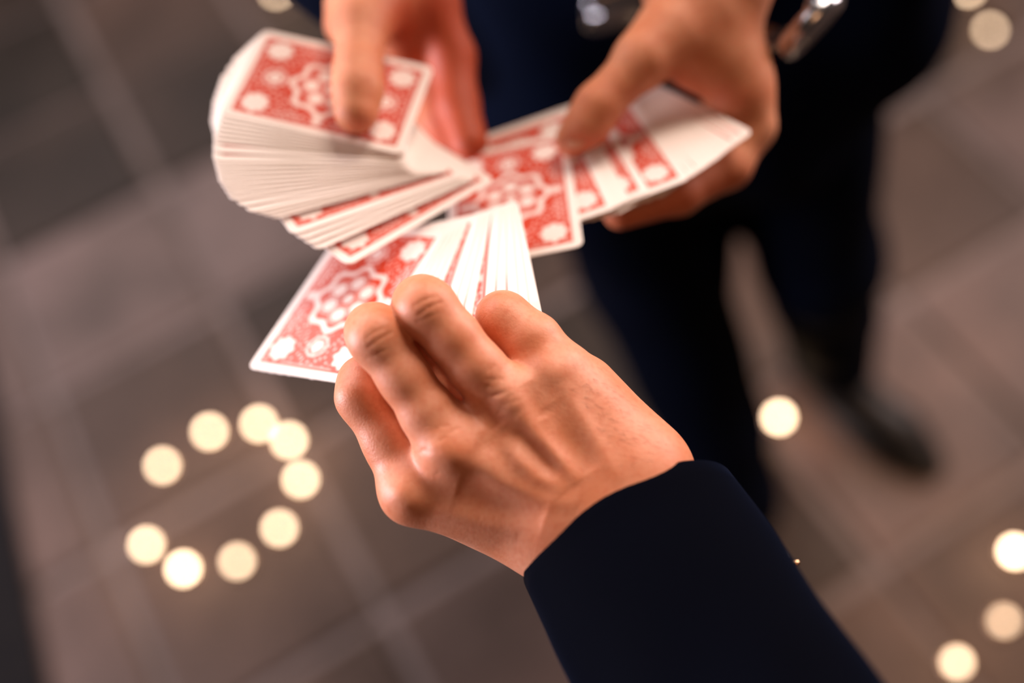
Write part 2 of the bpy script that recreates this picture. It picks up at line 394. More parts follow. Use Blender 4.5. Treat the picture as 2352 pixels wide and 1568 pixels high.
# ------------------------------------------------------------------ playing cards
CW, CL, CT = .063, .088, .00032
def ink(x, y):
    """1 = red ink, 0 = bare card; x, y in mm from the centre of the back"""
    u, v = np.abs(x), np.abs(y); red = ((u < 27.2) & (v < 39.8)).astype(float)
    def disc(cx, cy, r): return np.clip((r-np.hypot(u-cx, v-cy))/.5+.5, 0, 1)
    def ringf(cx, cy, r, wd): return np.clip((wd/2-np.abs(np.hypot(u-cx, v-cy)-r))/.5+.5, 0, 1)
    wh = np.zeros_like(x)
    fil = np.sin(u*1.5+2.2*np.sin(v*.42))*np.sin(v*1.25+2.0*np.sin(u*.5))          # scrollwork
    wh = np.maximum(wh, np.clip((fil-.42)*2.2, 0, .62)*((u < 25.2) & (v < 37.8)))
    fr = np.clip((.35-np.abs(np.maximum(u-25.6, v-38.2)))/.4+.5, 0, 1)
    wh = np.maximum(wh, fr*.45)
    wh = np.where(np.hypot(u-19, v-31) < 8.2, 0, wh)
    lob = np.hypot(u-19, v-31); an = np.arctan2(v-31, u-19)
    wh = np.maximum(wh, np.clip((6.3+.7*np.cos(an*8)-lob)/.6+.5, 0, 1)*.92)
    r = np.hypot(x, y); a = np.arctan2(y, x)
    wh = np.where(r < 20.5, 0, wh)
    wh = np.maximum(wh, np.clip((1.6-np.abs(r-(17.2+1.5*np.cos(a*8))))/.6+.5, 0, 1)*.9)
    for k in range(6):
        cx, cy = 9.2*math.cos(k*math.pi/3+.52), 9.2*math.sin(k*math.pi/3+.52)
        rr = np.hypot(x-cx, y-cy); wh = np.maximum(wh, np.clip((3.5-rr)/.6+.5, 0, 1)*.95)
        wh = np.maximum(wh, np.clip((.5-np.abs(rr-4.7))/.5+.5, 0, 1)*.5)
    wh = np.maximum(wh, np.clip((2.8-r)/.6+.5, 0, 1)*.9)
    for cy in (27.5,): wh = np.maximum(wh, disc(0, cy, 3.2)*.9); wh = np.maximum(wh, ringf(0, cy, 5.2, 1.1)*.8)
    wh = np.maximum(wh, disc(22.5, 0, 2.6)*.85)
    wh = np.maximum(wh, np.clip(1-np.abs(u-22.0-1.2*np.sin(v*.8))/.9, 0, 1)*(v > 6)*(v < 22)*.7)
    return red*(1-wh)
def card_mesh(nx, ny, bend=0.0):
    xs = np.linspace(-CW/2, CW/2, nx); ys = np.linspace(-CL/2, CL/2, ny); cr = .0040
    X, Y = np.meshgrid(xs, ys, indexing='ij')
    X, Y = X.copy(), Y.copy()
    # pull the corner cells on to the rounded corner
    ex, ey = np.abs(X)-(CW/2-cr), np.abs(Y)-(CL/2-cr)
    m = (ex > 0) & (ey > 0); L = np.hypot(ex, ey); mx = np.maximum(ex, ey); k = np.where(m, mx/np.maximum(L, 1e-9), 1)
    X = np.where(m, np.sign(X)*(CW/2-cr+ex*k), X); Y = np.where(m, np.sign(Y)*(CL/2-cr+ey*k), Y)
    Z = bend*((Y/(CL/2))**2-.33)
    top = np.stack([X, Y, Z+CT/2], -1).reshape(-1, 3); bot = np.stack([X, Y, Z-CT/2], -1).reshape(-1, 3); n = nx*ny
    g = np.arange(n).reshape(nx, ny)
    q = np.stack([g[:-1, :-1], g[1:, :-1], g[1:, 1:], g[:-1, 1:]], -1).reshape(-1, 4)
    ring = np.concatenate([g[:, 0], g[-1, 1:], g[-2::-1, -1], g[0, -2:0:-1]])
    r2 = np.roll(ring, -1); side = np.stack([ring+n, r2+n, r2, ring], 1)
    Fc = np.concatenate([q, q[:, ::-1]+n, side])
    V = np.concatenate([top, bot])
    o = mesh_obj('playing_card', V, Fc, M_CARD, None, False)
    at = o.data.attributes.new('ink', 'FLOAT', 'POINT')
    iv = np.concatenate([ink(top[:, 0]*1e3, top[:, 1]*1e3), np.zeros(n)]); at.data.foreach_set('value', iv.astype(np.float32))
    me = o.data; bpy.data.objects.remove(o); return me
CARD = card_mesh(127, 177)

def solve_plane(anchor, a_px, b_px, la, lb, depth=None, up_away=True):
    """pose of a card from the picture of two of its edges (a along x, b along y)"""
    a = np.array([a_px[0], -a_px[1]], float); b = np.array([b_px[0], -b_px[1]], float)
    A2, B2, ab = a@a, b@b, a@b; c2 = A2*B2-ab*ab; c1 = -(la*la*B2+lb*lb*A2); c0 = la*la*lb*lb
    q = (-c1-math.sqrt(max(c1*c1-4*c2*c0, 0)))/(2*c2); s = math.sqrt(q)
    za = math.sqrt(max(la*la-A2*q, 0)); zb = math.sqrt(max(lb*lb-B2*q, 0))
    if b_px[1] < 0: sb = 1
    za *= -np.sign(ab) if ab else 1
    ea = np.array([a[0]*s, a[1]*s, za])/la; eb = np.array([b[0]*s, b[1]*s, zb])/lb
    eb -= ea*(ea@eb); eb /= np.linalg.norm(eb); ea /= np.linalg.norm(ea)
    n = np.cross(ea, eb)
    if n[2] > 0: n = -n
    d = depth if depth else F*s
    O = C(anchor[0], anchor[1], d)
    # turn the local axes about the eye line so they hold at the anchor's own viewing angle
    z = O/np.linalg.norm(O); v = np.cross([0, 0, 1], z); cth = z[2]; vx = np.array([[0, -v[2], v[1]], [v[2], 0, -v[0]], [-v[1], v[0], 0]])
    Rm = np.eye(3)+vx+vx@vx/(1+cth)
    return dict(O=O, x=Rm@ea, y=Rm@eb, n=Rm@n, s=F*s)
ncards = [0]
def card(pl, px, py, corner, th, lift, label, group, tilt=0):
    """lay a card in plane pl so that its corner (sx, sy) falls at a pixel; th degrees counter-clockwise in the plane; lift metres towards the viewer"""
    t = math.radians(th); x = pl['x']*math.cos(t)+pl['y']*math.sin(t); y = -pl['x']*math.sin(t)+pl['y']*math.cos(t); n = pl['n']
    r = C(px, py, 1.0); d = ((pl['O']+n*lift)@n)/(r@n); P = r*d
    ctr = P-x*corner[0]*CW/2-y*corner[1]*CL/2
    if ncards[0] == 0: pass
    o = bpy.data.objects.new('playing_card', CARD); COL.objects.link(o); ncards[0] += 1
    X, Y, Z = BM@x, BM@y, BM@n
    if np.dot(np.cross(X, Y), Z) < 0: pass
    c = Wd(ctr); o.matrix_world = Matrix(((X[0], Y[0], Z[0], c[0]), (X[1], Y[1], Z[1], c[1]), (X[2], Y[2], Z[2], c[2]), (0, 0, 0, 1)))
    tag(o, label, 'playing card', group); return o

VOX = 0.0008
GL, GP, GRT = 'cards spread in the left-hand fan', 'cards in the packet held by the near hand', 'cards spread under the right-hand thumb'
PL = solve_plane((740, 195), (80, -190), (-400, -85), CW, CL, depth=.484)
_a = -.07; _R = np.array([[math.cos(_a), 0, math.sin(_a)], [0, 1, 0], [-math.sin(_a), 0, math.cos(_a)]])
if (_R@PL['n'])[0] > PL['n'][0]: _R = _R.T
for _k in 'xyn': PL[_k] = _R@PL[_k]
PP = solve_plane((785, 700), (254, 26), (238, -368), CW, CL, depth=.446)
PR = solve_plane((1195, 430), (285, -60), (-22, -252), CW, CL, depth=.488)
def interp(tab, counts):
    out = []
    for (a, b, n) in zip(tab[:-1], tab[1:], counts):
        for k in range(n+1):
            t = k/(n+1); out.append(tuple(a[i]*(1-t)+b[i]*t for i in range(3)))
    return out+[tab[-1]]
def unit(v): v = np.asarray(v, float); return v/np.linalg.norm(v)
# --- left fan: card x = short side (up), card y = long side (to the left)
tabL = [(503, 262, 0), (487, 328, 11), (488, 372, 17), (503, 425, 24), (528, 462, 30), (570, 490, 35), (625, 505, 39), (672, 541, 43), (728, 576, 49), (800, 611, 55)]
cl_ = interp(tabL, [5, 1, 3, 2, 1, 2, 0, 2, 0])
def rotframe(pl, th):
    t = math.radians(th); return pl['x']*math.cos(t)+pl['y']*math.sin(t), -pl['x']*math.sin(t)+pl['y']*math.cos(t)
xe, ye = rotframe(PL, 54)
xt = unit((-41.7, 25.7, 39.5)); yt = -unit((65.3, 41.9, 41.6)); yt = unit(yt-xt*(xt@yt))
ORD = ['first', 'second', 'third', 'fourth', 'fifth', 'sixth', 'seventh', 'eighth', 'ninth']
names_l = {0: 'red-backed card on top of the left fan, lying under the thumb', len(cl_)-1: 'undermost card of the left fan, showing its widest red band'}
_g = sorted(range(1, len(cl_)-1), key=lambda i: -math.hypot(cl_[i][0]-cl_[i-1][0], cl_[i][1]-cl_[i-1][1]))[:5]
for q, i in enumerate(sorted(_g)): names_l[i] = 'card showing the %s red strip, counted down from the left fan\'s top card' % ORD[q]
for i, (px, py, th) in enumerate(cl_):
    t = i/(len(cl_)-1); lift = -.00035*i
    w_ = .62*t**1.3; x, y = rotframe(PL, th)
    # the spread sags, so its lower cards tip further back
    dx, dy = xt-xe, yt-ye; x = unit(x+dx*w_); y = y+dy*w_; y = unit(y-x*(x@y)); n = np.cross(x, y); n = n if n[2] < 0 else -n
    r = C(px, py, 1.0); d = ((PL['O']+PL['n']*lift)@PL['n'])/(r@PL['n'])
    pl = dict(O=r*d, x=x, y=y, n=n)
    lab = names_l.get(i, 'card inside the left fan with only a sliver of its white border showing')
    card(pl, px, py, (-1, 1), 0, 0, lab, GL)
# --- right spread
tabR = [(1340, 565, 0), (1418, 478, 10), (1450, 462, 11), (1495, 441, 12), (1587, 411, 14), (1625, 385, 20), (1664, 356, 26), (1692, 332, 29), (1731, 303, 34)]
cr_ = interp(tabR, [0, 1, 0, 0, 1, 2, 1, 1])
names_r = {0: 'topmost card of the right spread, its red back almost fully showing', 1: 'card directly under the topmost one of the right spread, narrow red strip showing',
           3: 'card of the right spread with the middle red strip, below the thumb', 4: 'card of the right spread with the broad red strip between white borders',
           len(cr_)-1: 'undermost card of the right spread, tucked against the palm'}
for i, (px, py, th) in enumerate(cr_):
    lab = names_r.get(i, 'card inside the right spread with only its white border edge showing')
    card(PR, px, py, (1, -1), th, -.00038*i, lab, GRT)
# --- packet pulled out by the near hand
tabP = [(1028, 531, 0), (1078, 507, 8.5), (1106, 494, 14), (1130, 483, 19), (1150, 474, 24), (1172, 465, 29.5), (1188, 458, 34)]
cp_ = interp(tabP, [3, 0, 1, 0, 1, 1])
names_p = {0: 'red-backed card on top of the packet, pinched under the near hand\'s fingers',
           len(cp_)-1: 'undermost card of the packet, its long right edge upright', 4: 'card of the packet showing the first thin red strip from the left', 7: 'card of the packet showing the second thin red strip from the left'}
for i, (px, py, th) in enumerate(cp_):
    card(PP, px, py, (1, 1), th, -.00037*i, names_p.get(i, 'card fanned beneath the top card of the packet, only a white edge strip showing'), GP)

def J(px, py, d, r): return (C(px, py, d), r)
def hand_bounds(pts, pad=.03):
    P = np.array(pts); return P.min(0)-pad, P.max(0)+pad
# ---- near hand (right hand, back of the hand up)
dd = .0
near_palm = [
    (C(1296, 1230, .386), C(1478, 1118, .386), .0185, .0180),           # wrist
    (C(1325, 1190, .384), C(1455, 1110, .383), .0200, .0200),
    (C(1300, 1205, .384), C(950, 1122, .383), .0175, .0135),            # index metacarpal
    (C(1350, 1180, .382), C(1050, 1020, .377), .0175, .0140),           # middle
    (C(1410, 1150, .382), C(1180, 925, .379), .0175, .0132),            # ring
    (C(1460, 1110, .384), C(1280, 868, .385), .0185, .0140),            # little
    (C(1468, 1060, .388), C(1340, 900, .395), .0165, .0140),            # edge of the hand
    (C(1250, 1230, .390), C(1010, 1150, .404), .0150, .0120),           # thumb side
    (C(1440, 1060, .400), C(1180, 1050, .402), .0140, .0120),           # palm side
    (C(1400, 1160, .388), C(1840, 1780, .318), .0200, .0280),           # forearm
    (C(1240, 1010, .388), C(1130, 1010, .388), .0140, .0140),
]
near_fingers = [
    [J(955, 1125, .385, .0126), J(899, 1018, .3885, .0102), J(832, 912, .390, .0097), J(836, 876, .395, .0094), J(862, 872, .404, .0085), J(905, 885, .409, .0078)],     # index
    [J(1042, 1030, .377, .0125), J(985, 950, .375, .0102), J(930, 868, .374, .0094), J(868, 776, .374, .0106), J(858, 760, .381, .0100), J(900, 800, .400, .0094), J(1000, 875, .406, .0100)],    # middle
    [J(1178, 930, .379, .0122), J(1092, 842, .374, .0100), J(1040, 775, .373, .0098), J(980, 708, .373, .0109), J(968, 698, .381, .0102), J(1000, 735, .400, .0092), J(1055, 893, .408, .0098)],   # ring
    [J(1272, 850, .386, .0120), J(1225, 785, .387, .0106), J(1160, 733, .391, .0098), J(1153, 728, .398, .0094), J(1130, 760, .412, .0080), J(1110, 790, .417, .0072)], # little
]
near_thumb = [J(1190, 1200, .402, .0140), J(1070, 1090, .430, .0120), J(1000, 970, .446, .0105), J(960, 880, .452, .0085)]
lo, hi = hand_bounds([C(720, 600, .37), C(1700, 1500, .36), C(720, 1300, .44), C(1500, 700, .44)], .012)
hi[2] = .47; lo[2] = .315
V, Q = build_hand(near_palm, near_fingers+[near_thumb], lo, hi, VOX, kp=.010, kf=.0050, kin=.005)
Nn = vnormals(V, Q); px = px_of(V); front = np.clip(-Nn[:, 2]*1.6, 0, 1)
disp = np.zeros(len(V)); flush_shade = np.zeros(len(V))
def g(d, w): return np.exp(-(d/w)**2)
def groove(a, b, w, amp):
    global disp; disp = disp-amp*g(seg_dist(px, a, b), w)*front
def ridge(a, b, w, amp):
    global disp; disp = disp+amp*g(seg_dist(px, a, b), w)*front
def blot(a, b, w, s):
    global flush_shade; flush_shade = flush_shade+s*g(seg_dist(px, a, b), w)
# creases over the middle joints
for (a, b, am) in (((841, 778), (860, 762), .0006), ((860, 762), (882, 754), .0006), ((846, 796), (870, 778), .0008), ((870, 778), (898, 764), .0008), ((842, 824), (868, 812), .0004), ((868, 812), (890, 802), .0004),
                   ((952, 702), (975, 688), .0006), ((975, 688), (1004, 681), .0006), ((962, 722), (985, 705), .0008), ((985, 705), (1014, 694), .0008), ((958, 741), (985, 727), .0004), ((985, 727), (1010, 719), .0003)):
    groove(a, b, 3.6, am*.42)
# wrinkles on the knuckles and web
rn_ = random.Random(3)
for k in range(26):
    cx, cy = rn_.choice([(1010, 1010), (1005, 1000), (1000, 1060), (1120, 930), (1150, 900), (1090, 880)]); cx += rn_.uniform(-38, 38); cy += rn_.uniform(-30, 30); a_ = rn_.uniform(-1.0, .2); L_ = rn_.uniform(10, 28)
    groove((cx, cy), (cx+L_*math.cos(a_), cy+L_*math.sin(a_)), 3.0, .00022)
# knuckles, tendons, veins, hollows
ridge((1035, 1045), (1010, 1040), 44, .0022); ridge((935, 1150), (925, 1140), 40, .0020); ridge((1175, 925), (1160, 905), 36, .0010); ridge((1268, 858), (1255, 850), 44, .0020)
def vein(pts, w, amp):
    for a, b in zip(pts[:-1], pts[1:]): pass
    d = np.min([seg_dist(px, a, b) for a, b in zip(pts[:-1], pts[1:])], axis=0); L = np.linalg.norm(np.subtract(pts[-1], pts[0])); u = np.subtract(pts[-1], pts[0])/L
    t = np.clip(((px-np.array(pts[0]))@u)/L, 0, 1); global disp; disp = disp+amp*g(d, w)*np.sin(np.pi*t)**.6*front
vein([(1085, 1060), (1150, 1110), (1240, 1145), (1330, 1160)], 22, .0009)
vein([(1130, 985), (1170, 1035), (1230, 1095), (1300, 1130)], 20, .0014)
vein([(1190, 950), (1240, 1005), (1290, 1060), (1330, 1110)], 18, .0013)
vein([(1290, 880), (1350, 980), (1395, 1060), (1425, 1110)], 20, .0009)
vein([(1000, 1170), (1090, 1200), (1190, 1230)], 22, .0006)
vein([(1085, 1030), (1140, 1010), (1180, 1060)], 30, -.0014)
vein([(1050, 1120), (1120, 1150), (1250, 1190)], 38, -.0018)
vein([(1180, 990), (1230, 1040), (1280, 1095)], 14, -.0010)
vein([(1260, 930), (1300, 1000), (1360, 1080)], 28, -.0014)
vein([(1095, 925), (1120, 960), (1150, 980)], 26, -.0010)
vein([(1210, 880), (1230, 930), (1250, 960)], 22, -.0010)
blot((1060, 1035), (1065, 1050), 34, .55); blot((965, 1160), (1000, 1180), 46, .35); blot((1272, 880), (1262, 900), 32, .50); blot((1180, 1185), (1280, 1215), 60, .45); blot((985, 700), (985, 700), 20, .16); blot((868, 774), (870, 780), 20, .16)
blot((1140, 1010), (1190, 1070), 30, .4); blot((1210, 1030), (1260, 1090), 22, .3); blot((1370, 990), (1400, 1030), 60, .25); blot((1050, 1140), (1180, 1140), 56, .4); blot((1060, 790), (1035, 760), 24, .2); blot((1085, 925), (1140, 960), 26, .4); blot((925, 860), (905, 830), 24, .18)
flush_shade *= .8
V = V+Nn*disp[:, None]
near_V, near_N = V, vnormals(V, Q)
near_world = EY+V@BM.T; near_Q = Q[:, ::-1]
org_near = Vector(near_world.mean(0))
near_person = mesh_obj('person', near_world, near_Q, M_SKIN, None, True, org_near)
at = near_person.data.attributes.new('flush_shade', 'FLOAT', 'POINT'); at.data.foreach_set('value', np.clip(flush_shade, 0, 1).astype(np.float32))
tag(near_person, 'person in a navy jacket reaching in from below, pinching a packet of cards', 'person')
# fine dark hairs on the outer side of the hand
hv, hf = [], []
cand = np.where((seg_dist(px, (1340, 870), (1455, 1040)) < 75) & (front > .75))[0]
rh = np.random.RandomState(4); pick = rh.choice(cand, 240, replace=False)
for i in pick:
    w_ = math.exp(-(seg_dist(px[i:i+1], (1370, 900), (1455, 1010))[0]/48)**2)
    if rh.rand() > w_: continue
    p = near_V[i]; n = near_N[i]; dr = C(px[i, 0]+40+rh.randn()*14, px[i, 1]+18+rh.randn()*14, p[2])-p; dr = unit(dr-n*(dr@n)); L = rh.uniform(.0022, .0046); sd = np.cross(dr, n)*.000032
    a, b, c = p-n*.0001, p+dr*L*.55+n*.0005, p+dr*L+n*.0004; k = len(hv)
    for q, ww in ((a, 1), (b, .8)): hv += [q+sd*ww, q-sd*ww, q+n*.00005]
    hv.append(c); hf += [(k, k+1, k+4, k+3), (k+1, k+2, k+5, k+4), (k+2, k, k+3, k+5), (k+3, k+4, k+6), (k+4, k+5, k+6), (k+5, k+3, k+6)]
M_HAIR = mat('dark_body_hair', (.05, .02, .012), .6)[0]
hr = mesh_obj('fine_hair', EY+np.array(hv)@BM.T, hf, M_HAIR, near_person, False, org_near); hr['kind'] = 'stuff'

# ---- near person's jacket sleeve
def ring_pts(c, ax, u, ra, rb, n=64, lump=None, ph=0):
    ax = unit(ax); u = unit(np.asarray(u)-ax*(np.asarray(u)@ax)); v = np.cross(ax, u); t = np.linspace(0, 2*math.pi, n, endpoint=False)
    k = 1+(lump(t) if lump else 0)
    return c+np.outer(np.cos(t)*ra*k, u)+np.outer(np.sin(t)*rb*k, v)
cuff_c = C(1447, 1222, .386); axis_px = C(1722, 1680, .325)-cuff_c
ax0 = unit(axis_px); side = C(1700, 1110, .386)-C(1190, 1332, .386)
rn_ = random.Random(5)
def fold(s):
    def f(t):
        return .018*np.sin(2*t+s*9)*min(1, s*3)+.022*np.sin(3*t-s*14+1)*min(1, s*3)+.012*np.sin(5*t+s*22)*min(1, s*3)
    return f
rings = []
path = [(0, 0, .0455, .0330), (.012, .0, .0458, .0335), (.03, 0, .0460, .0345), (.06, 0, .0440, .0360), (.10, 0, .0435, .0390), (.15, 0, .0465, .0430), (.20, 0, .052, .048), (.26, 0, .058, .055)]
p_in = [(.028, .0425, .030), (.014, .0430, .0305), (.002, .0438, .0315), (-.0008, .0446, .0322)]
for s, a, b in p_in: rings.append(ring_pts(cuff_c+ax0*s, ax0, side, a, b))
for k, s in enumerate(np.linspace(0, .26, 40)):
    a = np.interp(s, [p[0] for p in path], [p[2] for p in path]); b = np.interp(s, [p[0] for p in path], [p[3] for p in path])
    rings.append(ring_pts(cuff_c+ax0*s, ax0, side, a, b, lump=fold(s/.26)))
# elbow and upper arm, behind the frame, up to the shoulder
last_c = cuff_c+ax0*.26; elb = to_cam((.33, -.16, 1.16)); sh = to_cam((.24, -.28, 1.42))
for t in np.linspace(.15, 1, 8):
    c = last_c*(1-t)+elb*t; rings.append(ring_pts(c, elb-last_c, side, .058+.004*t, .056+.004*t))
ax_mid = unit(unit(elb-last_c)+unit(sh-elb))
for t in np.linspace(.12, 1, 8):
    c = elb*(1-t)+sh*t; rings.append(ring_pts(c, sh-elb if t > .3 else ax_mid, side, .062+.012*t, .060+.012*t))
Wr = [EY+r@BM.T for r in rings]
M_NAVY.use_backface_culling = False
sleeve = loft('jacket_sleeve', Wr, M_NAVY, near_person, Vector(Wr[5].mean(0)), closed=False)
# buttons on the outer seam of the cuff
for k, s in enumerate((.036, .052, .068)):
    a = np.interp(s, [p[0] for p in path], [p[2] for p in path]); b = np.interp(s, [p[0] for p in path], [p[3] for p in path])
    R_ = ring_pts(cuff_c+ax0*s, ax0, side, a, b, lump=fold(s/.26)); i = 3
    c = R_[i]; nrm = unit(c-(cuff_c+ax0*s)); rg = []
    for dz, rr in ((-.0005, .0), (-.0005, .0056), (.0012, .0062), (.0024, .0056), (.0026, .0044), (.0020, .0036), (.0019, 0)):
        rg.append(ring_pts(c+nrm*dz, nrm, ax0, max(rr, 1e-4), max(rr, 1e-4), 20))
    bt = loft('button', [EY+r@BM.T for r in rg], M_BUTTON, sleeve, Vector(Wd(c)))
    bt['label'] = 'black sleeve button'
s = .0335; c = cuff_c+ax0*.040; R_ = ring_pts(c, ax0, side, .0462, .035); q = R_[2]; nrm = unit(q-c)
bc = q+nrm*.0022
rg = [ring_pts(bc+nrm*.0013*math.sin(a), nrm, ax0, max(.0013*math.cos(a), 1e-5), max(.0013*math.cos(a), 1e-5), 14) for a in np.linspace(-1.5, 1.5, 9)]
bd = loft('bead', [EY+r@BM.T for r in rg], M_GOLD, sleeve, Vector(Wd(bc))); bd['label'] = 'tiny gold bead on the sleeve edge'
# ---- far person (faces the viewer, holds both fans)
def sdf_mesh(prims, vox, k, extra=None, it=4, pad=.03):
    pts = []
    for p in prims: pts += [np.asarray(p[0])-max(p[2], p[3]), np.asarray(p[0])+max(p[2], p[3]), np.asarray(p[1])-max(p[2], p[3]), np.asarray(p[1])+max(p[2], p[3])]
    pts = np.array(pts); f = Field(pts.min(0)-pad, pts.max(0)+pad, vox); A = f.new()
    for p in prims: f.cone(A, p[0], p[1], p[2], p[3], p[4] if len(p) > 4 and p[4] else k, p[5] if len(p) > 5 else None)
    if extra is not None: A = extra(f, A)
    V, Q = surface_nets(A, f.lo, vox); return laplace(V, Q, it), Q
Kc = lambda p: np.array(to_cam(p))
# hand at the right of the picture (his left)
wl = C(1630, -70, .505); wr = C(895, -80, .525)
el = Kc((.47, .64, 1.10)); er = Kc((-.13, .64, 1.12))
pl_ = [(C(1570, -50, .502), C(1672, -40, .508), .0225, .0225), (wl, wl+(el-wl)*.9, .0250, .040),
       (C(1650, -30, .503), C(1702, 232, .508), .0200, .0142), (C(1600, 60, .500), C(1700, 190, .506), .0180, .0150), (C(1590, 30, .498), C(1480, 130, .486), .0185, .0130),
       (C(1560, 100, .498), C(1600, 140, .502), .0150, .0140), (C(1660, 0, .525), C(1690, 200, .530), .018, .014)]
fl = [[J(1702, 232, .508, .0142), J(1722, 290, .510, .0125), J(1672, 382, .507, .0112), J(1560, 446, .499, .0100), J(1425, 486, .494, .0090)],
      [J(1690, 200, .528, .0135), J(1660, 350, .528, .0110), J(1560, 425, .515, .0102), J(1430, 450, .508, .0090)],
      [J(1680, 180, .545, .0130), J(1650, 320, .545, .0108), J(1570, 390, .530, .0098), J(1470, 415, .520, .0088)],
      [J(1670, 160, .560, .0120), J(1650, 280, .560, .0098), J(1590, 345, .548, .0090), J(1520, 370, .538, .0080)],
      [J(1530, 85, .492, .0160), J(1470, 145, .486, .0122), J(1372, 245, .484, .0108), J(1350, 285, .486, .0105), J(1316, 320, .490, .0088)]]
lo, hi = hand_bounds([C(1300, 300, .48), C(1760, -150, .58), C(1400, 510, .50), C(1780, 100, .45)], .012); hi[2] = .60; lo[2] = .455
V1, Q1 = build_hand(pl_, fl, lo, hi, .0011, kp=.012, kf=.007, kin=.005)
# hand at the left of the picture (his right)
pr_ = [(C(860, -70, .520), C(950, -80, .530), .0215, .0215), (wr, wr+(er-wr)*.9, .0245, .040),
       (C(900, -60, .525), C(985, 0, .530), .020, .0155), (C(880, -40, .515), C(930, 90, .535), .0185, .0140), (C(880, -30, .510), C(826, 60, .492), .0180, .0138), (C(800, 20, .512), C(790, 60, .506), .0120, .0100)]
fr_ = [[J(985, 0, .528, .0145), J(1038, 130, .535, .0122), J(1052, 240, .530, .0110), J(1080, 330, .518, .0098)],
       [J(960, 20, .545, .0140), J(1000, 180, .552, .0116), J(1015, 280, .542, .0106), J(1040, 350, .528, .0095)],
       [J(940, 30, .560, .0130), J(965, 190, .566, .0110), J(975, 280, .555, .0100), J(990, 340, .540, .0090)],
       [J(915, 30, .575, .0120), J(930, 160, .578, .0098), J(935, 240, .570, .0090), J(945, 300, .555, .0082)],
       [J(870, -10, .502, .0160), J(830, 60, .486, .0128), J(822, 165, .470, .0110), J(822, 205, .465, .0112), J(818, 255, .462, .0104)]]
lo, hi = hand_bounds([C(770, 50, .48), C(1110, -150, .58), C(900, 380, .52), C(735, 100, .5)], .012); hi[2] = .61; lo[2] = .435
V2, Q2 = build_hand(pr_, fr_, lo, hi, .0011, kp=.012, kf=.007, kin=.005)
# body under the clothes
hip = np.array((.19, .70, .90)); ch = np.array((.18, .74, 1.32))
k1, a1 = np.array(AZ(1508, 600, .50)), np.array(AZ(1678, 1160, .11)); k2, a2 = np.array(AZ(1866, 600, .48)), np.array(AZ(1914, 815, .11))
h1, h2 = np.array((.10, .70, .88)), np.array((.275, .70, .88))
sl, sr = np.array((.37, .72, 1.42)), np.array((-.01, .72, 1.42))
elw, erw = np.array((.47, .64, 1.10)), np.array((-.13, .64, 1.12))
wlw, wrw = Wd(wl), Wd(wr)
body = [(hip-(.06, 0, 0), hip+(.06, 0, 0), .085, .085), (hip, ch, .085, .09), (ch-(.07, 0, 0), ch+(.07, 0, 0), .085, .085), (ch+(0, 0, .05), ch+(0, 0, .25), .07, .055),
        (h1, k1, .075, .055), (k1, a1, .052, .038), (h2, k2, .075, .048), (k2, a2, .046, .036), (sl, elw, .05, .043), (sr, erw, .05, .043),
        (elw, wlw+(elw-wlw)*.15, .042, .028), (erw, wrw+(erw-wrw)*.15, .042, .027)]
V3, Q3 = sdf_mesh(body, .008, .03)
VV = np.concatenate([EY+V1@BM.T, EY+V2@BM.T, V3]); QQ = np.concatenate([Q1[:, ::-1], Q2[:, ::-1]+len(V1), Q3+len(V1)+len(V2)])
far_o = Vector((.22, .62, .0))
far = mesh_obj('person', VV, QQ, M_SKIN2, None, True, far_o)
fl_ = np.zeros(len(VV)); p1, p2 = px_of(V1), px_of(V2)
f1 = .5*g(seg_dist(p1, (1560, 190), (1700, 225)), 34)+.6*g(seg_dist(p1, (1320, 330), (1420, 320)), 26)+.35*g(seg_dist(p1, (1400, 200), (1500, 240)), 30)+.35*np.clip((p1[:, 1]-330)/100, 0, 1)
f2 = .6*g(seg_dist(p2, (815, 290), (830, 285)), 24)+.9*g(seg_dist(p2, (930, 20), (930, 130)), 45)+1.0*np.clip((p2[:, 0]-950)/50, 0, 1)  # shade over the palm and fingers painted in as deeper red
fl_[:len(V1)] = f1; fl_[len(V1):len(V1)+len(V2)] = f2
at = far.data.attributes.new('flush_shade', 'FLOAT', 'POINT'); at.data.foreach_set('value', np.clip(fl_, 0, 1).astype(np.float32))
tag(far, 'person in a dark suit standing opposite, holding a fan of cards in each hand', 'person')
# thumb nail
def nail(c, fwdv, up, wd, ln, name='thumbnail'):
    f_ = unit(fwdv); u_ = unit(up-f_*(up@f_)); s_ = np.cross(f_, u_); vs = []; nu, nv = 9, 9
    for i in range(nu):
        for j in range(nv):
            a = (i/(nu-1)*2-1); b = (j/(nv-1)*2-1); ww = wd*math.sqrt(max(0, 1-max(0, abs(b)-.35)**2/.43)); 
            vs.append(c+s_*a*ww*.5+f_*b*ln*.5+u_*(-.0018*a*a-.0006*b*b))
    q = [(i*nv+j, (i+1)*nv+j, (i+1)*nv+j+1, i*nv+j+1) for i in range(nu-1) for j in range(nv-1)]
    o = mesh_obj(name, EY+np.array(vs)@BM.T, q, M_NAIL, far, True, Vector(Wd(c))); m = o.modifiers.new('thick', 'SOLIDIFY'); m.thickness = .0006; m.offset = 0; return o
nail(C(1318, 306, .4805), C(1300, 335, .4835)-C(1330, 280, .4800), np.array((-.35, .25, -1.0)), .0125, .0145)
#nail(C(815, 262, .4535), C(812, 285, .4565)-C(818, 235, .4535), np.array((-.30, -.15, -1.0)), .0125, .0145)

